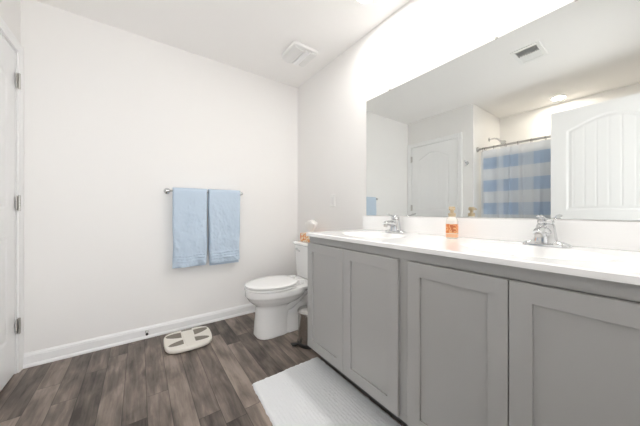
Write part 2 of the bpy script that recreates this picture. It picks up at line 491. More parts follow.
# ------------------------------------------------------------------ vanity cabinet
VX, VY0, VY1, VZ = 0.940, -0.080, 1.424, 0.863    # face-frame plane, ends, top of the box
van = thing('vanity_cabinet', 'long grey shaker vanity cabinet under the white countertop', 'cabinet', (1.2, 0.667, 0))
mb = MB()
mb.box(VX + 0.02, XR - 0.002, VY1 - 0.016, VY1, 0.105, VZ)                 # end panels
mb.box(VX + 0.02, XR - 0.002, VY0, VY0 + 0.016, 0.105, VZ)
mb.box(VX + 0.02, XR - 0.012, VY0 + 0.016, VY1 - 0.016, 0.105, 0.121)      # bottom
mb.box(XR - 0.012, XR - 0.002, VY0 + 0.016, VY1 - 0.016, 0.105, VZ)        # back
mb.build('carcass', M['cabinet'], van, bevel=0.001)
mb = MB()
mb.box(VX, VX + 0.02, VY0, VY1, VZ - 0.045, VZ).box(VX, VX + 0.02, VY0, VY1, 0.105, 0.14)
for a, b in ((VY1 - 0.035, VY1), (0.635, 0.700), (VY0, VY0 + 0.035)):
    mb.box(VX, VX + 0.02, a, b, 0.14, VZ - 0.045)
mb.build('face_frame', M['cabinet'], van, bevel=0.001)
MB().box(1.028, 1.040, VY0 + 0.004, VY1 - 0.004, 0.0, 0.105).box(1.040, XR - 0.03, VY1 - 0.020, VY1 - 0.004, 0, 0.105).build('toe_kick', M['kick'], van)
def shaker(y0, y1, z0=0.122, z1=0.817):
    s = 0.057; xf, xb = VX - 0.020, VX - 0.0008
    mb = MB()
    q = lambda x, k: [(x, y0 + k, z0 + k), (x, y1 - k, z0 + k), (x, y1 - k, z1 - k), (x, y0 + k, z1 - k)]
    vs = q(xf, 0) + q(xf, s) + q(xb, s) + q(xb, 0)
    mb.add(vs, [(l * 4 + k, l * 4 + (k + 1) % 4, ((l + 1) % 4) * 4 + (k + 1) % 4, ((l + 1) % 4) * 4 + k) for l in range(4) for k in range(4)])
    d = mb.build('door', M['cabinet'], van, bevel=0.0014)
    MB().box(xf + 0.010, xb - 0.003, y0 + s - 0.001, y1 - s + 0.001, z0 + s - 0.001, z1 - s + 0.001).build('door_panel', M['cabinet'], d)
for y0, y1 in ((1.0585, 1.420), (0.692, 1.0555), (0.2865, 0.643), (-0.075, 0.2835)):
    shaker(y0, y1)

# ------------------------------------------------------------------ countertop with two moulded basins
CX0, CX1, CY0, CY1, CZ = 0.911, XR - 0.001, -0.100, 1.424, 0.885
SINKS = ((1.165, 1.066), (1.165, 0.298))
top = thing('countertop', 'white double-basin vanity countertop over the grey cabinet', 'countertop', (1.2, 0.664, VZ))
def basin_h(x, y):
    z = 0.0
    for cx, cy in SINKS:
        r = math.sqrt(((x - cx) / 0.165) ** 2 + ((y - cy) / 0.225) ** 2)
        if r < 1.0:
            t = min(1.0, (1 - r) / 0.85)
            z = -0.115 * t ** 1.6 * (1.9 - 0.9 * t)
    return z
nx, ny = 72, 196
mb = MB()
gx = [CX0 + (CX1 - CX0) * i / nx for i in range(nx + 1)]
gy = [CY0 + (CY1 - CY0) * j / ny for j in range(ny + 1)]
pts = []
for x in gx:
    for y in gy:
        e = min(x - CX0, CY1 - y)
        rd = -0.004 * max(0.0, 1 - e / 0.008) ** 2
        pts.append((x, y, CZ + basin_h(x, y) + rd))
N = ny + 1
fs = [(i * N + j, (i + 1) * N + j, (i + 1) * N + j + 1, i * N + j + 1) for i in range(nx) for j in range(ny)]
n0 = len(pts)
border = [i * N for i in range(nx + 1)] + [nx * N + j for j in range(1, N)] + [i * N + ny for i in reversed(range(nx))] + [j for j in reversed(range(1, ny))]
for b in border:
    x, y, z = pts[b]; pts.append((x, y, VZ))
nb = len(border)
for k in range(nb):
    fs.append((border[k], n0 + k, n0 + (k + 1) % nb, border[(k + 1) % nb]))
mb.add(pts, fs)
mb.build('slab', M['counter'], top, angle=60)
MB().box(XR - 0.022, XR - 0.001, CY0, CY1, CZ + 0.0002, 0.990).build('backsplash', M['counter'], top, bevel=0.003, seg=3)
for cx, cy in SINKS:
    MB().lathe([(0.006, -0.002), (0.017, -0.001), (0.022, 0.001), (0.022, 0.003), (0.016, 0.004)], (cx, cy, CZ - 0.1148), seg=28).build('drain', M['chrome'], top)

# ------------------------------------------------------------------ faucets
def make_faucet(loc, label):
    t = thing('faucet', label, 'faucet', loc, 0, 'single-lever faucets of the vanity')
    mb = MB()
    mb.loft([[(x, y, z) for x, y in stadium(w, l, 12)] for z, w, l in ((0, 0.056, 0.156), (0.006, 0.056, 0.156), (0.012, 0.048, 0.146), (0.017, 0.040, 0.120), (0.021, 0.036, 0.09))])
    mb.build('base_plate', M['chrome'], t, local=True, angle=60)
    mb = MB(); n = 28; rings = []
    for z, rx, ry, cx in ((0.012, 0.032, 0.044, 0), (0.020, 0.031, 0.040, 0), (0.040, 0.030, 0.036, 0), (0.060, 0.029, 0.033, -0.001), (0.080, 0.028, 0.031, -0.001), (0.088, 0.0265, 0.029, 0), (0.092, 0.023, 0.025, 0)):
        rings.append([(cx + rx * math.cos(2 * PI * k / n), ry * math.sin(2 * PI * k / n), z) for k in range(n)])
    mb.loft(rings)
    mb.build('body', M['chrome'], t, local=True, angle=60)
    mb = MB()
    mb.tube([(-0.004, 0, 0.050), (-0.03, 0, 0.060), (-0.055, 0, 0.0655), (-0.08, 0, 0.0665), (-0.098, 0, 0.0635), (-0.108, 0, 0.057)],
            [0.024, 0.023, 0.0205, 0.0185, 0.0175, 0.016], 20, 0.85)
    sp = mb.build('spout', M['chrome'], t, local=True, angle=60)
    ORIGIN[sp.name] = Vector((0, 0, 0))
    MB().lathe([(0.0115, -0.010), (0.0125, -0.008), (0.0125, 0.006)], (-0.1, 0, 0.050), seg=20).build('aerator', M['nickel'], sp, local=True)
    mb = MB()
    mb.lathe([(0.026, 0.0925), (0.028, 0.095), (0.027, 0.104), (0.020, 0.112), (0.007, 0.115)], seg=28)
    mb.loft([[(x, w * math.cos(2 * PI * k / 14), z + 0.0045 * math.sin(2 * PI * k / 14)) for k in range(14)]
             for x, z, w in ((0.012, 0.1075, 0.010), (-0.01, 0.110, 0.0125), (-0.035, 0.114, 0.011), (-0.06, 0.119, 0.0105), (-0.078, 0.123, 0.012), (-0.086, 0.1245, 0.009), (-0.090, 0.125, 0.004))])
    mb.build('lever_handle', M['chrome'], t, local=True, angle=50)
    mb = MB(); mb.lathe([(0.0028, 0.0), (0.0028, 0.050), (0.006, 0.052), (0.006, 0.058), (0.003, 0.061)], (0.036, 0, 0.013), seg=14)
    mb.build('drain_lift_rod', M['chrome'], t, local=True)
    return t
f1 = make_faucet((1.392, 1.066, CZ + 0.0003), 'chrome single-lever faucet at the far sink, nearer the toilet')
f2 = dup(f1, (1.385, 0.298, CZ + 0.0003), 'chrome single-lever faucet at the near sink, right of the soap bottle')

# ------------------------------------------------------------------ mirror
mir = thing('mirror', 'large frameless wall mirror above the vanity backsplash', 'mirror', (XR - 0.004, 0.66, 0.996))
MY0, MY1, MZ0, MZ1 = -0.06, 1.397, 0.9955, 1.902
mb = MB().box(XR - 0.0012, XR - 0.0005, MY0, MY1, MZ0, MZ1)
mb.build('glass_back', M['mirror_edge'], mir)
MB().box(XR - 0.0062, XR - 0.0013, MY0, MY1, MZ0, MZ1).build('mirror_glass', M['mirror'], mir, bevel=0.0006, seg=1)
for y in (1.17, 0.503, 0.217):
    mb = MB(); mb.box(XR - 0.0005, XR - 0.0100, y - 0.006, y + 0.006, MZ1 + 0.0006, MZ1 + 0.007).box(XR - 0.0100, XR - 0.0066, y - 0.006, y + 0.006, MZ1 - 0.004, MZ1 + 0.007)
    mb.build('mirror_clip', M['nickel'], mir, bevel=0.001)

# ------------------------------------------------------------------ switch plate
sw = thing('switch_plate', 'white rocker switch plate on the wall above the toilet', 'light switch', (XR, 1.826, 1.128))
mb = MB(); xs = XR
def yzplate(mb, x0, x1, pts0, pts1):
    mb.loft([[(x0, y, z) for y, z in pts0], [(x1, y, z) for y, z in pts1]])
yzplate(mb, xs - 0.0003, xs - 0.0065, rrect(1.826 - 0.036, 1.826 + 0.036, 1.128 - 0.059, 1.128 + 0.059, 0.006), rrect(1.826 - 0.033, 1.826 + 0.033, 1.128 - 0.056, 1.128 + 0.056, 0.006))
mb.build('plate', M['plastic'], sw, angle=30)
mb = MB(); mb.add([(xs - 0.0062, 1.8095, 1.095), (xs - 0.0062, 1.8425, 1.095), (xs - 0.0062, 1.8425, 1.161), (xs - 0.0062, 1.8095, 1.161),
                   (xs - 0.0085, 1.8095, 1.095), (xs - 0.0085, 1.8425, 1.095), (xs - 0.0115, 1.8425, 1.161), (xs - 0.0115, 1.8095, 1.161)],
                  [(0, 1, 2, 3), (4, 7, 6, 5), (0, 4, 5, 1), (1, 5, 6, 2), (2, 6, 7, 3), (3, 7, 4, 0)])
mb.build('rocker', M['seat'], sw, bevel=0.001)
for z in (1.128 - 0.048, 1.128 + 0.048):
    MB().lathe([(0.0032, -0.0076), (0.0032, -0.0064)], (xs, 1.826, z), axis='x', seg=12).build('screw', M['plastic'], sw)

# ------------------------------------------------------------------ toilet (faces away from the mirror wall)
TX, TY = XR - 0.014, 1.975
toi = thing('toilet', 'white two-piece toilet with closed lid beside the vanity', 'toilet', (TX, TY, 0))
def tp(f, s, z): return (TX - f, TY + s, z)
def egg(f0, f1, hw, z, n=40, pb=2.6, pf=2.0, wide=0.45):
    """egg outline from back f0 to front f1, widest at share `wide` from the back"""
    fm = f0 + (f1 - f0) * wide; pts = []
    for k in range(n):
        a = 2 * PI * k / n; c, s = math.cos(a), math.sin(a)
        p = pf if c >= 0 else pb
        L = (f1 - fm) if c >= 0 else (fm - f0)
        pts.append(tp(fm + math.copysign(abs(c) ** (2 / p), c) * L, math.copysign(abs(s) ** (2 / p), s) * hw, z))
    return pts
mb = MB()
# front pedestal, the round bowl above it
mb.loft([egg(0.40, 0.688, 0.120, 0.000, pf=2.8), egg(0.40, 0.685, 0.117, 0.03, pf=2.8), egg(0.40, 0.682, 0.112, 0.10, pf=2.6), egg(0.40, 0.676, 0.109, 0.17, pf=2.4),
         egg(0.40, 0.674, 0.108, 0.235, pf=2.3), egg(0.36, 0.680, 0.118, 0.252, pf=2.2), egg(0.30, 0.706, 0.142, 0.270), egg(0.26, 0.735, 0.166, 0.298), egg(0.245, 0.752, 0.180, 0.324), egg(0.24, 0.764, 0.189, 0.338), egg(0.24, 0.764, 0.189, 0.372), egg(0.24, 0.762, 0.187, 0.386)])
# rear foot and web
mb.loft([egg(0.12, 0.52, 0.112, 0.0, pf=4, pb=4), egg(0.12, 0.52, 0.106, 0.035, pf=4, pb=4), egg(0.13, 0.5, 0.098, 0.12, pf=4, pb=4), egg(0.15, 0.5, 0.088, 0.155, pf=4, pb=4)])
mb.loft([egg(0.10, 0.5, 0.040, 0.13, pf=3, pb=3), egg(0.10, 0.5, 0.040, 0.34, pf=3, pb=3)])
# trapway rolling up along both sides
for sd in (-1, 1):
    mb.tube([tp(0.47, sd * 0.050, 0.200), tp(0.39, sd * 0.060, 0.222), tp(0.32, sd * 0.060, 0.262), tp(0.25, sd * 0.060, 0.312), tp(0.17, sd * 0.058, 0.345), tp(0.10, sd * 0.05, 0.36)], 0.038, 16)
    mb.tube([tp(0.44, sd * 0.050, 0.135), tp(0.35, sd * 0.062, 0.155), tp(0.27, sd * 0.062, 0.195), tp(0.20, sd * 0.060, 0.25), tp(0.13, sd * 0.056, 0.29), tp(0.08, sd * 0.05, 0.31)], 0.036, 16)
# shelf under the tank
mb.loft([[tp(f, s, z) for f, s in rrect(f0, f1, -h, h, 0.04)] for z, f0, f1, h in ((0.325, 0.05, 0.33, 0.10), (0.345, 0.035, 0.36, 0.14), (0.36, 0.03, 0.40, 0.165), (0.386, 0.03, 0.40, 0.170))])
bowl = mb.build('bowl', M['porcelain'], toi)
md = bowl.modifiers.new('remesh', 'REMESH'); md.mode = 'VOXEL'; md.voxel_size = 0.006; md.use_smooth_shade = True
md = bowl.modifiers.new('smooth', 'SMOOTH'); md.factor = 0.5; md.iterations = 3
mb = MB()
mb.loft([egg(0.325, 0.745, 0.172, 0.3880, wide=0.46, pb=2.3), egg(0.325, 0.745, 0.172, 0.3915, wide=0.46, pb=2.3), egg(0.312, 0.768, 0.191, 0.3935, wide=0.46, pb=2.3), egg(0.312, 0.768, 0.191, 0.4035, wide=0.46, pb=2.3), egg(0.322, 0.758, 0.182, 0.406, wide=0.46, pb=2.3)])
mb.build('seat', M['seat'], toi, angle=50)
mb = MB()
mb.loft([egg(0.345, 0.730, 0.158, 0.4125, wide=0.46, pb=2.3), egg(0.335, 0.745, 0.170, 0.4145, wide=0.46, pb=2.3), egg(0.318, 0.763, 0.187, 0.4165, wide=0.46, pb=2.3), egg(0.318, 0.763, 0.187, 0.4235, wide=0.46, pb=2.3), egg(0.325, 0.755, 0.180, 0.428, wide=0.46, pb=2.3), egg(0.36, 0.71, 0.14, 0.431, wide=0.46), egg(0.42, 0.62, 0.08, 0.432, wide=0.46)])
lid = mb.build('lid', M['seat'], toi, angle=50)
for s in (-0.075, 0.075):
    mb = MB(); mb.loft([[(p[0], p[1], z) for p in [tp(f, q + s, 0) for f, q in rrect(0.268, 0.322, -0.02, 0.02, 0.008)]] for z in (0.387, 0.418, 0.424)])
    mb.build('lid_hinge', M['seat'], toi, bevel=0.002)
mb = MB()
mb.loft([[tp(f, s, z) for f, s in rrect(f0, f1, -h, h, 0.035)] for z, f0, f1, h in ((0.388, 0.012, 0.180, 0.190), (0.40, 0.008, 0.190, 0.200), (0.59, 0.004, 0.198, 0.213), (0.699, 0.002, 0.202, 0.219))])
mb.build('tank', M['porcelain'], toi, angle=50)
mb = MB()
mb.loft([[tp(f, s, z) for f, s in rrect(f0, f1, -h, h, 0.035)] for z, f0, f1, h in ((0.6995, 0.0, 0.206, 0.223), (0.704, -0.002, 0.212, 0.229), (0.721, -0.002, 0.212, 0.229), (0.728, 0.004, 0.205, 0.223), (0.730, 0.015, 0.194, 0.212))])
mb.build('tank_lid', M['porcelain'], toi, angle=50)
mb = MB(); mb.lathe([(0.013, -0.2005), (0.013, -0.211), (0.006, -0.214)], (TX, TY + 0.150, 0.657), axis='x', seg=18)
mb.tube([tp(0.208, 0.150, 0.657), tp(0.213, 0.12, 0.653), tp(0.214, 0.085, 0.645)], [0.007, 0.0065, 0.008], 12)
mb.build('flush_lever', M['chrome'], toi)
mb = MB(); mb.lathe([(0.016, 0.036), (0.016, 0.046), (0.010, 0.056), (0.004, 0.058)], (TX - 0.30, TY - 0.108, 0), seg=18)
mb.build('bolt_cap', M['plastic'], toi)
# water stop on the wall with its braided hose
sv = thing('water_valve', 'chrome water shutoff valve with hose on the wall beside the toilet', 'valve', (XR, TY - 0.245, 0.20))
mb = MB(); mb.lathe([(0.028, -0.0005), (0.028, -0.004), (0.010, -0.010), (0.010, -0.055)], (XR, TY - 0.245, 0.20), axis='x', seg=20)
mb.build('escutcheon', M['chrome'], sv)
MB().lathe([(0.013, -0.018), (0.013, 0.02)], (XR - 0.058, TY - 0.245, 0.20), seg=16).build('valve_body', M['chrome'], sv)
MB().tube([(XR - 0.058, TY - 0.245, 0.22), (XR - 0.06, TY - 0.245, 0.28), (XR - 0.08, TY - 0.20, 0.34), (XR - 0.1, TY - 0.185, 0.375), (XR - 0.1, TY - 0.185, 0.3875)], 0.0055, 10).build('supply_hose', M['steel'], sv)

# ------------------------------------------------------------------ tissue box on the tank
tb = thing('tissue_box', 'orange patterned tissue box with a raised white tissue on the toilet tank', 'tissue box', (1.360, 2.035, 0.7305))
MB().box(1.302, 1.416, 1.925, 2.145, 0.7305, 0.811).build('carton', M['card'], tb, bevel=0.0015)
MB().prism(stadium(0.05, 0.15, 10, 1.36, 2.035), 0.8112, 0.8118).build('slot_film', M['tissue'], tb)
mb = MB(); rings = []
for i, (z, r) in enumerate(((0.8115, 0.022), (0.824, 0.024), (0.840, 0.034), (0.858, 0.050), (0.878, 0.066), (0.896, 0.077), (0.912, 0.080), (0.923, 0.070), (0.926, 0.020))):
    ring = []
    for k in range(48):
        a = 2 * PI * k / 48; g = i / 8
        w = 1 + g * (0.17 * math.sin(3 * a + i * 0.4) + 0.12 * math.sin(7 * a - i * 0.7)) + 0.08 * noise.noise(Vector((3 * math.cos(a), 3 * math.sin(a), i * 0.6)))
        ring.append((1.36 + 0.55 * r * w * math.cos(a), 2.035 + r * w * math.sin(a), z + 0.014 * g * math.sin(2 * a + 1) + 0.007 * g * math.sin(7 * a)))
    rings.append(ring)
mb.loft(rings)
mb.build('tissue', M['tissue'], tb, angle=60)

# ------------------------------------------------------------------ step bin
bx, by = 1.075, 1.632
bn = thing('waste_bin', 'small steel step bin on the floor between toilet and vanity', 'trash can', (bx, by, 0))
MB().lathe([(0.092, 0.0), (0.094, 0.004), (0.094, 0.026), (0.089, 0.030)], (bx, by, 0), seg=40).build('base_ring', M['black'], bn)
MB().lathe([(0.088, 0.0302), (0.088, 0.235), (0.0895, 0.237), (0.0895, 0.245)], (bx, by, 0), seg=48).build('body', M['steel'], bn)
MB().lathe([(0.091, 0.2455), (0.0935, 0.249), (0.0935, 0.259), (0.088, 0.266), (0.06, 0.273), (0.02, 0.276)], (bx, by, 0), seg=48).build('lid', M['steel'], bn, angle=50)
da = math.radians(172)
dv = Vector((math.cos(da), math.sin(da), 0)); dsd = Vector((-dv.y, dv.x, 0)); c0 = Vector((bx, by, 0))
mb = MB()
ring = lambda p, w, h: [p + dsd * w + Vector((0, 0, h)), p - dsd * w + Vector((0, 0, h)), p - dsd * w - Vector((0, 0, h)), p + dsd * w - Vector((0, 0, h))]
mb.loft([ring(c0 + dv * 0.0945 + Vector((0, 0, 0.016)), 0.012, 0.004), ring(c0 + dv * 0.115 + Vector((0, 0, 0.018)), 0.016, 0.004), ring(c0 + dv * 0.135 + Vector((0, 0, 0.022)), 0.024, 0.004), ring(c0 + dv * 0.15 + Vector((0, 0, 0.023)), 0.02, 0.003)])
mb.build('pedal', M['black'], bn, bevel=0.002)

# ------------------------------------------------------------------ bathroom scale
scl = thing('bathroom_scale', 'cream bathroom scale with four taupe foot pads by the baseboard', 'bathroom scale', (0.312, 2.205, 0.0), math.radians(-2))
def scale_ring(g, z, n=60):
    pts = []
    for k in range(n):
        a = 2 * PI * k / n; c, s = math.cos(a), math.sin(a)
        x = math.copysign(abs(c) ** (2 / 4.2), c) * (0.166 - g); y = math.copysign(abs(s) ** (2 / 4.6), s) * (0.164 - g)
        y *= 1 - 0.05 * (x / 0.158) ** 2
        x *= 1 - 0.06 * max(0, -y / 0.152)
        pts.append((x, y, z))
    return pts
mb = MB(); mb.loft([scale_ring(0.010, 0.004), scale_ring(0.004, 0.008), scale_ring(0.0, 0.014), scale_ring(0.0, 0.030), scale_ring(0.003, 0.0345), scale_ring(0.009, 0.036)])
body = mb.build('body', M['scale'], scl, local=True, angle=50)
for sx in (-1, 1):
    for sy in (-1, 1):
        MB().lathe([(0.012, 0.0), (0.012, 0.005)], (sx * 0.11, sy * 0.105, 0), seg=16).build('foot', M['black'], scl, local=True)
def pad_poly(s, y0, hi, x_in, x_out, yt):
    pts = []
    n = 12
    for k in range(n + 1):
        t = k / n; x = x_in + (x_out - x_in) * t
        pts.append((s * x, y0 + (yt - y0) * t + hi * math.sqrt(max(0, 1 - t ** 1.7))))
    for k in range(n - 1, -1, -1):
        t = k / n; x = x_in + (x_out - x_in) * t
        pts.append((s * x, y0 + (yt - y0) * t - hi * math.sqrt(max(0, 1 - t ** 1.7))))
    return pts
for s in (-1, 1):
    MB().prism(pad_poly(s, 0.066, 0.047, 0.045, 0.152, 0.088), 0.0362, 0.0373).build('foot_pad', M['pad'], scl, local=True)
    MB().prism(pad_poly(s, -0.058, 0.036, 0.040, 0.140, -0.076), 0.0362, 0.0373).build('foot_pad', M['pad'], scl, local=True)
mb = MB()
def trap(y0, w0, y1, w1): return [(-w0, y0), (w0, y0), (w1, y1), (-w1, y1)]
mb.prism(trap(-0.140, 0.026, 0.122, 0.041), 0.0361, 0.0400)
mb.build('centre_ridge', M['scale'], scl, local=True, bevel=0.002)
MB().prism(trap(0.126, 0.038, 0.150, 0.040), 0.0361, 0.0385).build('display_window', M['lcd'], scl, local=True, bevel=0.001)

# ------------------------------------------------------------------ bath mat
bm_ = thing('bath_mat', 'white ribbed cotton bath mat on the floor before the vanity', 'bath mat', (0.777, 1.008, 0.0), 0.0)
mw, ml = 0.239, 0.43
mb = MB(); nx, ny = 120, 180; pts = []
def edge(x, y):
    ex = mw - abs(x); ey = ml - abs(y)
    return max(0.0, min(1.0, min(ex, ey) / 0.012))
for i in range(nx + 1):
    for j in range(ny + 1):
        u, v = -1 + 2 * i / nx, -1 + 2 * j / ny
        x, y = u * mw, v * ml
        tap = 0.052 * (1 - v) / 2 * (0.5 - u / 2)              # its left side runs a little askew
        jx = noise.noise(Vector((y * 30, 3.1, i // 118))) * 0.005 * (abs(u) > 0.97)
        jy = noise.noise(Vector((x * 45, 7.7, 0))) * 0.008 * max(0, (abs(v) - 0.93) / 0.07)
        rib = 0.0024 * abs(math.sin(PI * (x + 0.004 * noise.noise(Vector((x * 6, y * 7, 9)))) / 0.0165)) * (0.35 + 0.65 * abs(noise.noise(Vector((x * 11, y * 2.5, 4)))) * 1.8)
        nz = noise.noise(Vector((x * 60, y * 60, 0))) * 0.0016 + noise.noise(Vector((x * 9, y * 5, 2))) * 0.0022
        z = 0.0015 + (0.011 + rib + nz) * math.sqrt(edge(x, y))
        pts.append((x + jx - tap, y + jy, z))
N = ny + 1
fs = [(i * N + j, (i + 1) * N + j, (i + 1) * N + j + 1, i * N + j + 1) for i in range(nx) for j in range(ny)]
n0 = len(pts)
border = [i * N for i in range(nx + 1)] + [nx * N + j for j in range(1, N)] + [i * N + ny for i in reversed(range(nx))] + [j for j in reversed(range(1, ny))]
pts += [(pts[b][0], pts[b][1], 0.0002) for b in border]
nb = len(border)
fs += [(border[k], n0 + k, n0 + (k + 1) % nb, border[(k + 1) % nb]) for k in range(nb)]
fs.append(tuple(n0 + k for k in range(nb)))
mb.add(pts, fs)
mb.build('pile', M['mat_'], bm_, local=True, angle=70)

# ------------------------------------------------------------------ towel bar and towels
BZ, BY = 1.199, YB - 0.062
bar = thing('towel_bar', 'chrome towel bar on the back wall holding two blue towels', 'towel bar', (0.49, YB, BZ))
MB().lathe([(0.0078, 0.188), (0.0078, 0.797)], (0, BY, BZ), axis='x', seg=18).build('bar', M['chrome'], bar)
for x in (0.188, 0.797):
    mb = MB(); mb.lathe([(0.026, -0.0005), (0.026, -0.006), (0.020, -0.012), (0.011, -0.018), (0.010, -0.048)], (x, YB, BZ), axis='y', seg=24)
    mb.lathe([(0.006, -0.016), (0.013, -0.012), (0.0135, 0.012), (0.006, 0.016)], (x, BY, BZ), axis='x', seg=20)
    mb.build('post', M['chrome'], bar, angle=50)

def make_towel(x0, x1, zf, zb, label, seed, slope, flare):
    t = thing('hand_towel', label, 'towel', ((x0 + x1) / 2, BY, BZ), 0, 'blue towels on the towel bar')
    ro, ri = 0.0285, 0.0125                       # outer and inner radius where it passes over the bar
    nxs = 44
    def profile(zend_f, zend_b):
        """closed loop in (y, z, side): outer front up, over, outer back down, inner back up, under, inner front down"""
        P = []
        nf = 130
        for k in range(nf + 1): P.append((-ro, zend_f + (BZ - zend_f) * k / nf))
        for k in range(1, 12):
            a = PI - PI * k / 12; P.append((ro * math.cos(a), BZ + ro * math.sin(a)))
        for k in range(nf + 1): P.append((ro, BZ + (zend_b - BZ) * k / nf))
        for k in range(nf + 1): P.append((ri, zend_b + 0.001 + (BZ - zend_b - 0.001) * k / nf))
        for k in range(1, 12):
            a = PI * k / 12; P.append((ri * math.cos(a), BZ + ri * math.sin(a)))
        for k in range(nf + 1): P.append((-ri, BZ + (zend_f + 0.001 - BZ) * k / nf))
        return P
    rings = []
    for i in range(nxs + 1):
        u = i / nxs
        x = x0 + (x1 - x0) * u
        zf_i = zf + slope * u + 0.012 * noise.noise(Vector((u * 3.5, seed, 0)))
        ring = []
        ends = min(u, 1 - u)
        for (y, z) in profile(zf_i, zb):
            t_ = max(0.0, (BZ - z) / (BZ - zf))               # 0 at bar, 1 at hem
            wy = 0.0
            if abs(y) > 0.015:
                wy += 0.0085 * t_ * math.sin(u * 8 + seed * 2 + z * 5)
                wy += 0.012 * noise.noise(Vector((u * 5 + z * 3, z * 9, seed))) * min(1, t_ * 3)
                wy += 0.0048 * noise.noise(Vector((u * 15, z * 42 + u * 8, seed + 4))) * min(1, t_ * 3)
                h = z - zf_i
                if y < 0:                                     # woven border near the hem
                    for hc in (0.045, 0.068, 0.091):
                        wy += 0.0065 * math.exp(-((h - hc) / 0.0055) ** 2)
                    if h < 0.012: wy -= 0.002
                wy *= math.copysign(1, y)
            pin = min(1.0, ends / 0.035)
            yy = math.copysign(ri + (abs(y) - ri) * (0.50 + 0.50 * math.sqrt(pin)), y) + wy * pin if abs(y) > ri else y
            xx = x + (u - 0.5) * flare * t_ + 0.004 * math.sin(z * 17 + seed) * t_
            if y > 0: yy = min(yy, YB - BY - 0.004)
            ring.append((xx, BY + yy, z))
        rings.append(ring)
    mb = MB(); mb.loft(rings)
    mb.build('cloth', M['towel'], t, angle=75)
    return t
make_towel(0.224, 0.488, 0.553, 0.545, 'folded light blue towel on the bar, farther from the toilet', 1.3, 0.012, -0.006)
make_towel(0.500, 0.783, 0.556, 0.535, 'folded light blue towel on the bar, nearer the toilet', 5.1, 0.014, -0.020)

# ------------------------------------------------------------------ door stop
ds = thing('door_stop', 'small dark spring door stop on the baseboard left of the scale', 'door stop', (0.047, YB - 0.0125, 0.055))
MB().lathe([(0.012, -0.0002), (0.012, -0.004), (0.006, -0.008)], (0.047, YB - 0.0125, 0.055), axis='y', seg=16).build('mount', M['nickel'], ds)
mb = MB()
for k in range(8): mb.torus((0.047, YB - 0.0225 - 0.0042 * k, 0.055), 0.0058, 0.0019, 'y', 18, 8)
mb.build('spring', M['nickel'], ds)
MB().lathe([(0.008, -0.046), (0.0095, -0.050), (0.0095, -0.060), (0.006, -0.064)], (0.047, YB - 0.0125, 0.055), axis='y', seg=16).build('rubber_tip', M['black'], ds)

# ------------------------------------------------------------------ soap bottle
sx, sy = 1.348, 0.668
sb = thing('soap_bottle', 'orange-labelled foaming soap bottle on the counter between the faucets', 'soap bottle', (sx, sy, CZ + 0.0003), math.radians(12))
mb = MB()
mb.loft([[(x, y, z) for x, y in rrect(-w, w, -w, w, r, 7)] for z, w, r in ((0.0, 0.0245, 0.014), (0.004, 0.027, 0.015), (0.088, 0.027, 0.016), (0.101, 0.0255, 0.017), (0.110, 0.021, 0.0175), (0.115, 0.0165, 0.0162))])
mb.build('bottle', M['soap'], sb, local=True, angle=45)
mb = MB()
mb.loft([[(x, y, z) for x, y in rrect(-0.0274, 0.0274, -0.0274, 0.0274, 0.0155, 7)] for z in (0.028, 0.076)], False, False)
mb.build('front_label', M['label'], sb, local=True)
mb = MB()
mb.loft([[(x, y, z) for x, y in rrect(-0.0273, 0.0273, -0.0273, 0.0273, 0.0155, 7)] for z in (0.006, 0.025)], False, False)
mb.build('lower_label', M['peach'], sb, local=True)
mb = MB()
mb.lathe([(0.0170, 0.1152), (0.0185, 0.117), (0.0185, 0.131), (0.015, 0.134)], seg=26)
mb.build('pump_collar', M['gold'], sb, local=True)
mb = MB()
mb.lathe([(0.009, 0.1342), (0.009, 0.147), (0.015, 0.149), (0.016, 0.153), (0.016, 0.164), (0.013, 0.168)], seg=24)
mb.tube([(-0.008, 0, 0.159), (-0.024, 0, 0.159), (-0.036, 0, 0.156), (-0.039, 0, 0.152)], [0.0075, 0.007, 0.0065, 0.006], 14)
mb.build('pump_head', M['gold'], sb, local=True)

# ------------------------------------------------------------------ shower rod, curtain, rings, shower head (seen in the mirror)
RX, RZ = -0.752, 1.853
rod = thing('curtain_rod', 'nickel shower curtain rod between the shower walls, in the mirror', 'curtain rod', (RX, 0.69, RZ))
MB().lathe([(0.0125, YF + 0.002), (0.0125, YA - 0.002)], (RX, 0, RZ), axis='y', seg=20).build('rod', M['nickel'], rod)
for y, s in ((YA, -1), (YF, 1)):
    MB().lathe([(0.034, s * 0.0005), (0.034, s * 0.008), (0.026, s * 0.020), (0.019, s * 0.024), (0.018, s * 0.040)], (RX, y, RZ), axis='y', seg=26).build('flange', M['nickel'], rod, angle=50)

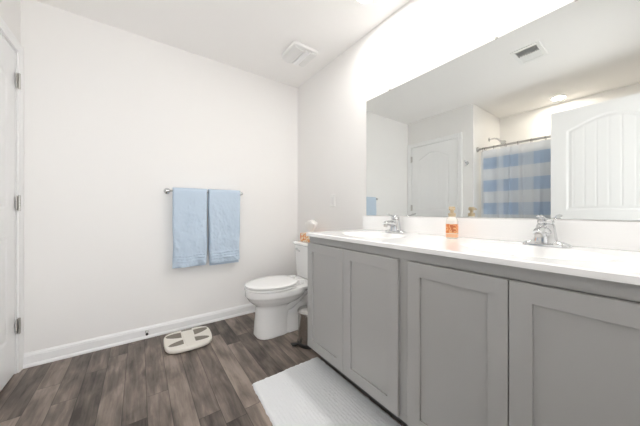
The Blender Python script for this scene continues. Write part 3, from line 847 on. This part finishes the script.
def cloth_wall(name, y0, y1, z0, z1, xc, amp, wl, seed, material, nyc=150, nzc=34, th=0.0016, parent=None):
    """hanging cloth with soft folds, as a solid sheet with thickness"""
    def pt(i, j, off):
        u = i / nyc; v = j / nzc
        y = y0 + (y1 - y0) * u; z = z0 + (z1 - z0) * v
        ph = 2 * PI * y / wl + 1.6 * noise.noise(Vector((y * 3.5, seed, 0)))
        a = amp * (1.0 - 0.45 * v) * (0.75 + 0.5 * noise.noise(Vector((y * 4, seed, 5))))
        x = xc + a * math.sin(ph) + 0.35 * a * math.sin(2.3 * ph + seed) + 0.006 * noise.noise(Vector((y * 6, z * 3, seed)))
        dip = 0.012 * (math.sin(PI * (y - 0.04) / 0.125) ** 2) * max(0, (v - 0.9) / 0.1) if name == 'shower_curtain' else 0.0
        return (x + off, y + 0.01 * math.cos(ph), z - dip)
    vs = []
    for off in (0.0, th):
        for i in range(nyc + 1):
            for j in range(nzc + 1): vs.append(pt(i, j, off))
    N = nzc + 1; S = (nyc + 1) * N; fs = []
    for i in range(nyc):
        for j in range(nzc):
            a, b, c, d = i * N + j, (i + 1) * N + j, (i + 1) * N + j + 1, i * N + j + 1
            fs.append((a, b, c, d)); fs.append((S + d, S + c, S + b, S + a))
    for i in range(nyc):
        fs.append((i * N, S + i * N, S + (i + 1) * N, (i + 1) * N))
        fs.append((i * N + nzc, (i + 1) * N + nzc, S + (i + 1) * N + nzc, S + i * N + nzc))
    for j in range(nzc):
        fs.append((j, j + 1, S + j + 1, S + j)); fs.append((nyc * N + j, S + nyc * N + j, S + nyc * N + j + 1, nyc * N + j + 1))
    mb = MB(); mb.add(vs, fs)
    o = mb.build(name, material, parent, angle=70)
    uvl = o.data.uv_layers.new(name='cloth')
    for p in o.data.polygons:
        for li in p.loop_indices:
            k = o.data.loops[li].vertex_index % S
            i, j = divmod(k, N)
            yy = y0 + (y1 - y0) * i / nyc
            yy += 0.067 * min(1, max(0, (yy - 1.18) / 0.08))         # cloth bunched up near its edge
            uvl.data[li].uv = (yy, z0 + (z1 - z0) * j / nzc)
    return o
cur = cloth_wall('shower_curtain', 0.02, 1.420, 0.10, RZ - 0.030, RX + 0.022, 0.020, 0.135, 2.0, M['gingham'])
tag(cur, 'blue and white checked shower curtain hanging from the rod, in the mirror', 'shower curtain')
lin = cloth_wall('shower_liner', 0.02, 1.450, 0.08, RZ - 0.034, RX - 0.040, 0.010, 0.16, 6.0, M['liner'])
tag(lin, 'plain white shower liner peeking out beside the checked curtain', 'shower liner')

ORD = ['first', 'second', 'third', 'fourth', 'fifth', 'sixth', 'seventh', 'eighth', 'ninth', 'tenth']
def ring_label(k): return 'curtain ring on the shower rod, %s from the wall under the shower arm' % ORD[k]
ring0 = thing('curtain_ring', ring_label(0), 'curtain ring', (RX, 1.415, RZ), 0, 'shower curtain rings')
MB().torus((0, 0, -0.010), 0.0245, 0.0024, 'y', 26, 8).build('loop', M['dark_metal'], ring0, local=True)
mb = MB(); mb.lathe([(0.002, -0.006), (0.006, -0.004), (0.0065, 0.0), (0.006, 0.004), (0.002, 0.006)], (0.006, 0, -0.036), axis='y', seg=14)
mb.build('bead', M['dark_metal'], ring0, local=True)
for k, y in enumerate((1.390, 1.290, 1.165, 1.040, 0.915, 0.79)):
    dup(ring0, (RX, y, RZ), ring_label(k + 1))

sh = thing('shower_sprayer', 'small chrome shower head on a bent arm above the curtain rod', 'shower head', (-1.13, YA, 2.05))
MB().lathe([(0.030, -0.0005), (0.030, -0.004), (0.016, -0.012)], (-1.13, YA, 2.05), axis='y', seg=24).build('flange', M['chrome'], sh)
MB().tube([(-1.13, YA - 0.004, 2.05), (-1.13, YA - 0.06, 2.052), (-1.13, YA - 0.10, 2.04), (-1.13, YA - 0.135, 2.005)], 0.0105, 14).build('arm', M['chrome'], sh)
d = Vector((0, -0.707, -0.707)); p = Vector((-1.13, YA - 0.135, 2.005))
mb = MB(); mb.tube([p, p + d * 0.018, p + d * 0.024, p + d * 0.055, p + d * 0.066], [0.014, 0.016, 0.018, 0.038, 0.036], 24)
mb.build('spray_head', M['chrome'], sh, angle=40)

# ------------------------------------------------------------------ robe hook by the closet door
hk = thing('robe_hook', 'small chrome robe hook on the wall right of the closet door, in the mirror', 'robe hook', (XL, 1.562, 1.672))
MB().lathe([(0.024, 0.0005), (0.024, 0.006), (0.018, 0.010)], (XL, 1.562, 1.672), axis='x', seg=24).build('rosette', M['chrome'], hk)
mb = MB(); mb.tube([(XL + 0.008, 1.562, 1.672), (XL + 0.03, 1.562, 1.668), (XL + 0.048, 1.562, 1.676), (XL + 0.056, 1.562, 1.695), (XL + 0.057, 1.562, 1.704)], [0.008, 0.007, 0.007, 0.008, 0.010], 14)
mb.tube([(XL + 0.018, 1.562, 1.668), (XL + 0.024, 1.562, 1.645), (XL + 0.036, 1.562, 1.632), (XL + 0.044, 1.562, 1.638)], [0.006, 0.006, 0.006, 0.008], 12)
mb.build('hook', M['chrome'], hk)

# ------------------------------------------------------------------ ceiling: exhaust fan, air register, recessed lights
fx0, fx1, fy0, fy1 = 1.030, 1.280, 1.790, 2.035
fan = thing('exhaust_fan', 'square white exhaust fan cover on the ceiling above the toilet', 'exhaust fan', (1.155, 1.91, ZC))
mb = MB()
mb.loft([[(x, y, z) for x, y in rrect(fx0 + g, fx1 - g, fy0 + g, fy1 - g, 0.03)] for z, g in ((ZC - 0.0005, 0.004), (ZC - 0.004, 0.0), (ZC - 0.026, 0.0), (ZC - 0.030, 0.006))])
mb.build('housing', M['plastic'], fan, angle=40)
def bowed(x0, x1, z_edge, z_mid, th=0.006):
    mb = MB(); rings = []
    for k in range(17):
        t = k / 16; x = x0 + (x1 - x0) * t; z = z_edge + (z_mid - z_edge) * (1 - (2 * t - 1) ** 2)
        rings.append([(x, fy0 + 0.012, z), (x, fy1 - 0.012, z), (x, fy1 - 0.012, z + th), (x, fy0 + 0.012, z + th)])
    return mb.loft(rings)
bowed(fx0 + 0.010, 1.150, ZC - 0.0365, ZC - 0.058).build('cover_panel', M['fan_plastic'], fan)
bowed(1.208, fx1 - 0.010, ZC - 0.0365, ZC - 0.044).build('cover_panel', M['fan_plastic'], fan)
bowed(1.154, 1.204, ZC - 0.040, ZC - 0.052).build('light_lens', M['trim'], fan)

rx0, rx1, ry0, ry1 = -0.050, 0.248, 0.614, 0.822
reg = thing('air_register', 'rectangular white ceiling air register reflected in the mirror', 'air vent', ((rx0 + rx1) / 2, (ry0 + ry1) / 2, ZC))
mb = MB(); zf_, zb_ = ZC - 0.010, ZC - 0.0006
a, b = 0.032, 0.030
o_ = rrect(rx0, rx1, ry0, ry1, 0.004, 3); i_ = rrect(rx0 + a, rx1 - a, ry0 + b, ry1 - b, 0.002, 3)
n = len(o_)
vs = [(x, y, zb_) for x, y in o_] + [(x + (0.006 if x < 0.1 else -0.006), y + (0.006 if y < 0.7 else -0.006), zf_) for x, y in o_] + [(x, y, zf_) for x, y in i_] + [(x, y, zb_) for x, y in i_]
fs = []
for k in range(n):
    k2 = (k + 1) % n
    for l in range(3): fs.append((l * n + k, l * n + k2, (l + 1) * n + k2, (l + 1) * n + k))
    fs.append((3 * n + k, 3 * n + k2, k2, k))
mb.add(vs, fs); mb.build('frame', M['plastic'], reg, angle=30)
MB().box(rx0 + a, rx1 - a, ry0 + b, ry1 - b, ZC - 0.0011, ZC - 0.0004).build('duct_shade', M['grille_shade'], reg)  # flat grey sheet, the shade behind the louvres put into its colour
xm = (rx0 + rx1) / 2
MB().box(xm - 0.005, xm + 0.005, ry0 + b, ry1 - b, ZC - 0.0095, ZC - 0.0015).build('mullion', M['plastic'], reg)
for half, sgn in ((0, 1), (1, -1)):
    for k in range(9):
        xc = (rx0 + a + 0.008 + k * 0.0125) if half == 0 else (xm + 0.013 + k * 0.0125)
        mb = MB(); w = 0.0055
        mb.add([(xc - w, ry0 + b, ZC - 0.009 if sgn > 0 else ZC - 0.002), (xc + w, ry0 + b, ZC - 0.002 if sgn > 0 else ZC - 0.009), (xc + w, ry1 - b, ZC - 0.002 if sgn > 0 else ZC - 0.009), (xc - w, ry1 - b, ZC - 0.009 if sgn > 0 else ZC - 0.002),
                (xc - w, ry0 + b, ZC - 0.0078 if sgn > 0 else ZC - 0.0012), (xc + w, ry0 + b, ZC - 0.0012 if sgn > 0 else ZC - 0.0078), (xc + w, ry1 - b, ZC - 0.0012 if sgn > 0 else ZC - 0.0078), (xc - w, ry1 - b, ZC - 0.0078 if sgn > 0 else ZC - 0.0012)],
               [(0, 1, 2, 3), (7, 6, 5, 4), (0, 4, 5, 1), (1, 5, 6, 2), (2, 6, 7, 3), (3, 7, 4, 0)])
        mb.build('louvre', M['plastic'], reg)

def make_can(loc, label, power):
    t = thing('recessed_light', label, 'ceiling light', loc, 0, 'recessed ceiling lights')
    MB().lathe([(0.061, -0.003), (0.064, -0.008), (0.074, -0.005), (0.078, -0.0005)], cap0=False, cap1=False, seg=40).build('trim_ring', M['plastic'], t, local=True)
    MB().lathe([(0.0615, -0.0006), (0.0615, -0.0035), (0.03, -0.0045), (0.004, -0.005)], seg=40).build('lens', M['lens'], t, local=True)
    lamp(loc, power)
    return t
def lamp(loc, power, color=(1.0, 0.98, 0.955)):
    l = bpy.data.lights.new('can_lamp', 'AREA'); l.shape = 'DISK'; l.size = 0.12; l.energy = power; l.color = color
    lo = bpy.data.objects.new('can_lamp', l); COL.objects.link(lo); lo.location = (loc[0], loc[1], loc[2] - 0.012)
c1 = make_can((1.193, 1.143, ZC), 'recessed ceiling light above the far sink, at the top of the photo', CAN_POWER)
c2 = dup(c1, (1.205, 0.30, ZC), 'recessed ceiling light above the near sink'); lamp((1.205, 0.30, ZC), CAN_POWER)
c3 = dup(c1, (-1.29, 0.786, ZC), 'glowing recessed ceiling light over the shower, in the mirror'); lamp((-1.29, 0.786, ZC), SHOWER_POWER, (1.0, 0.90, 0.77))
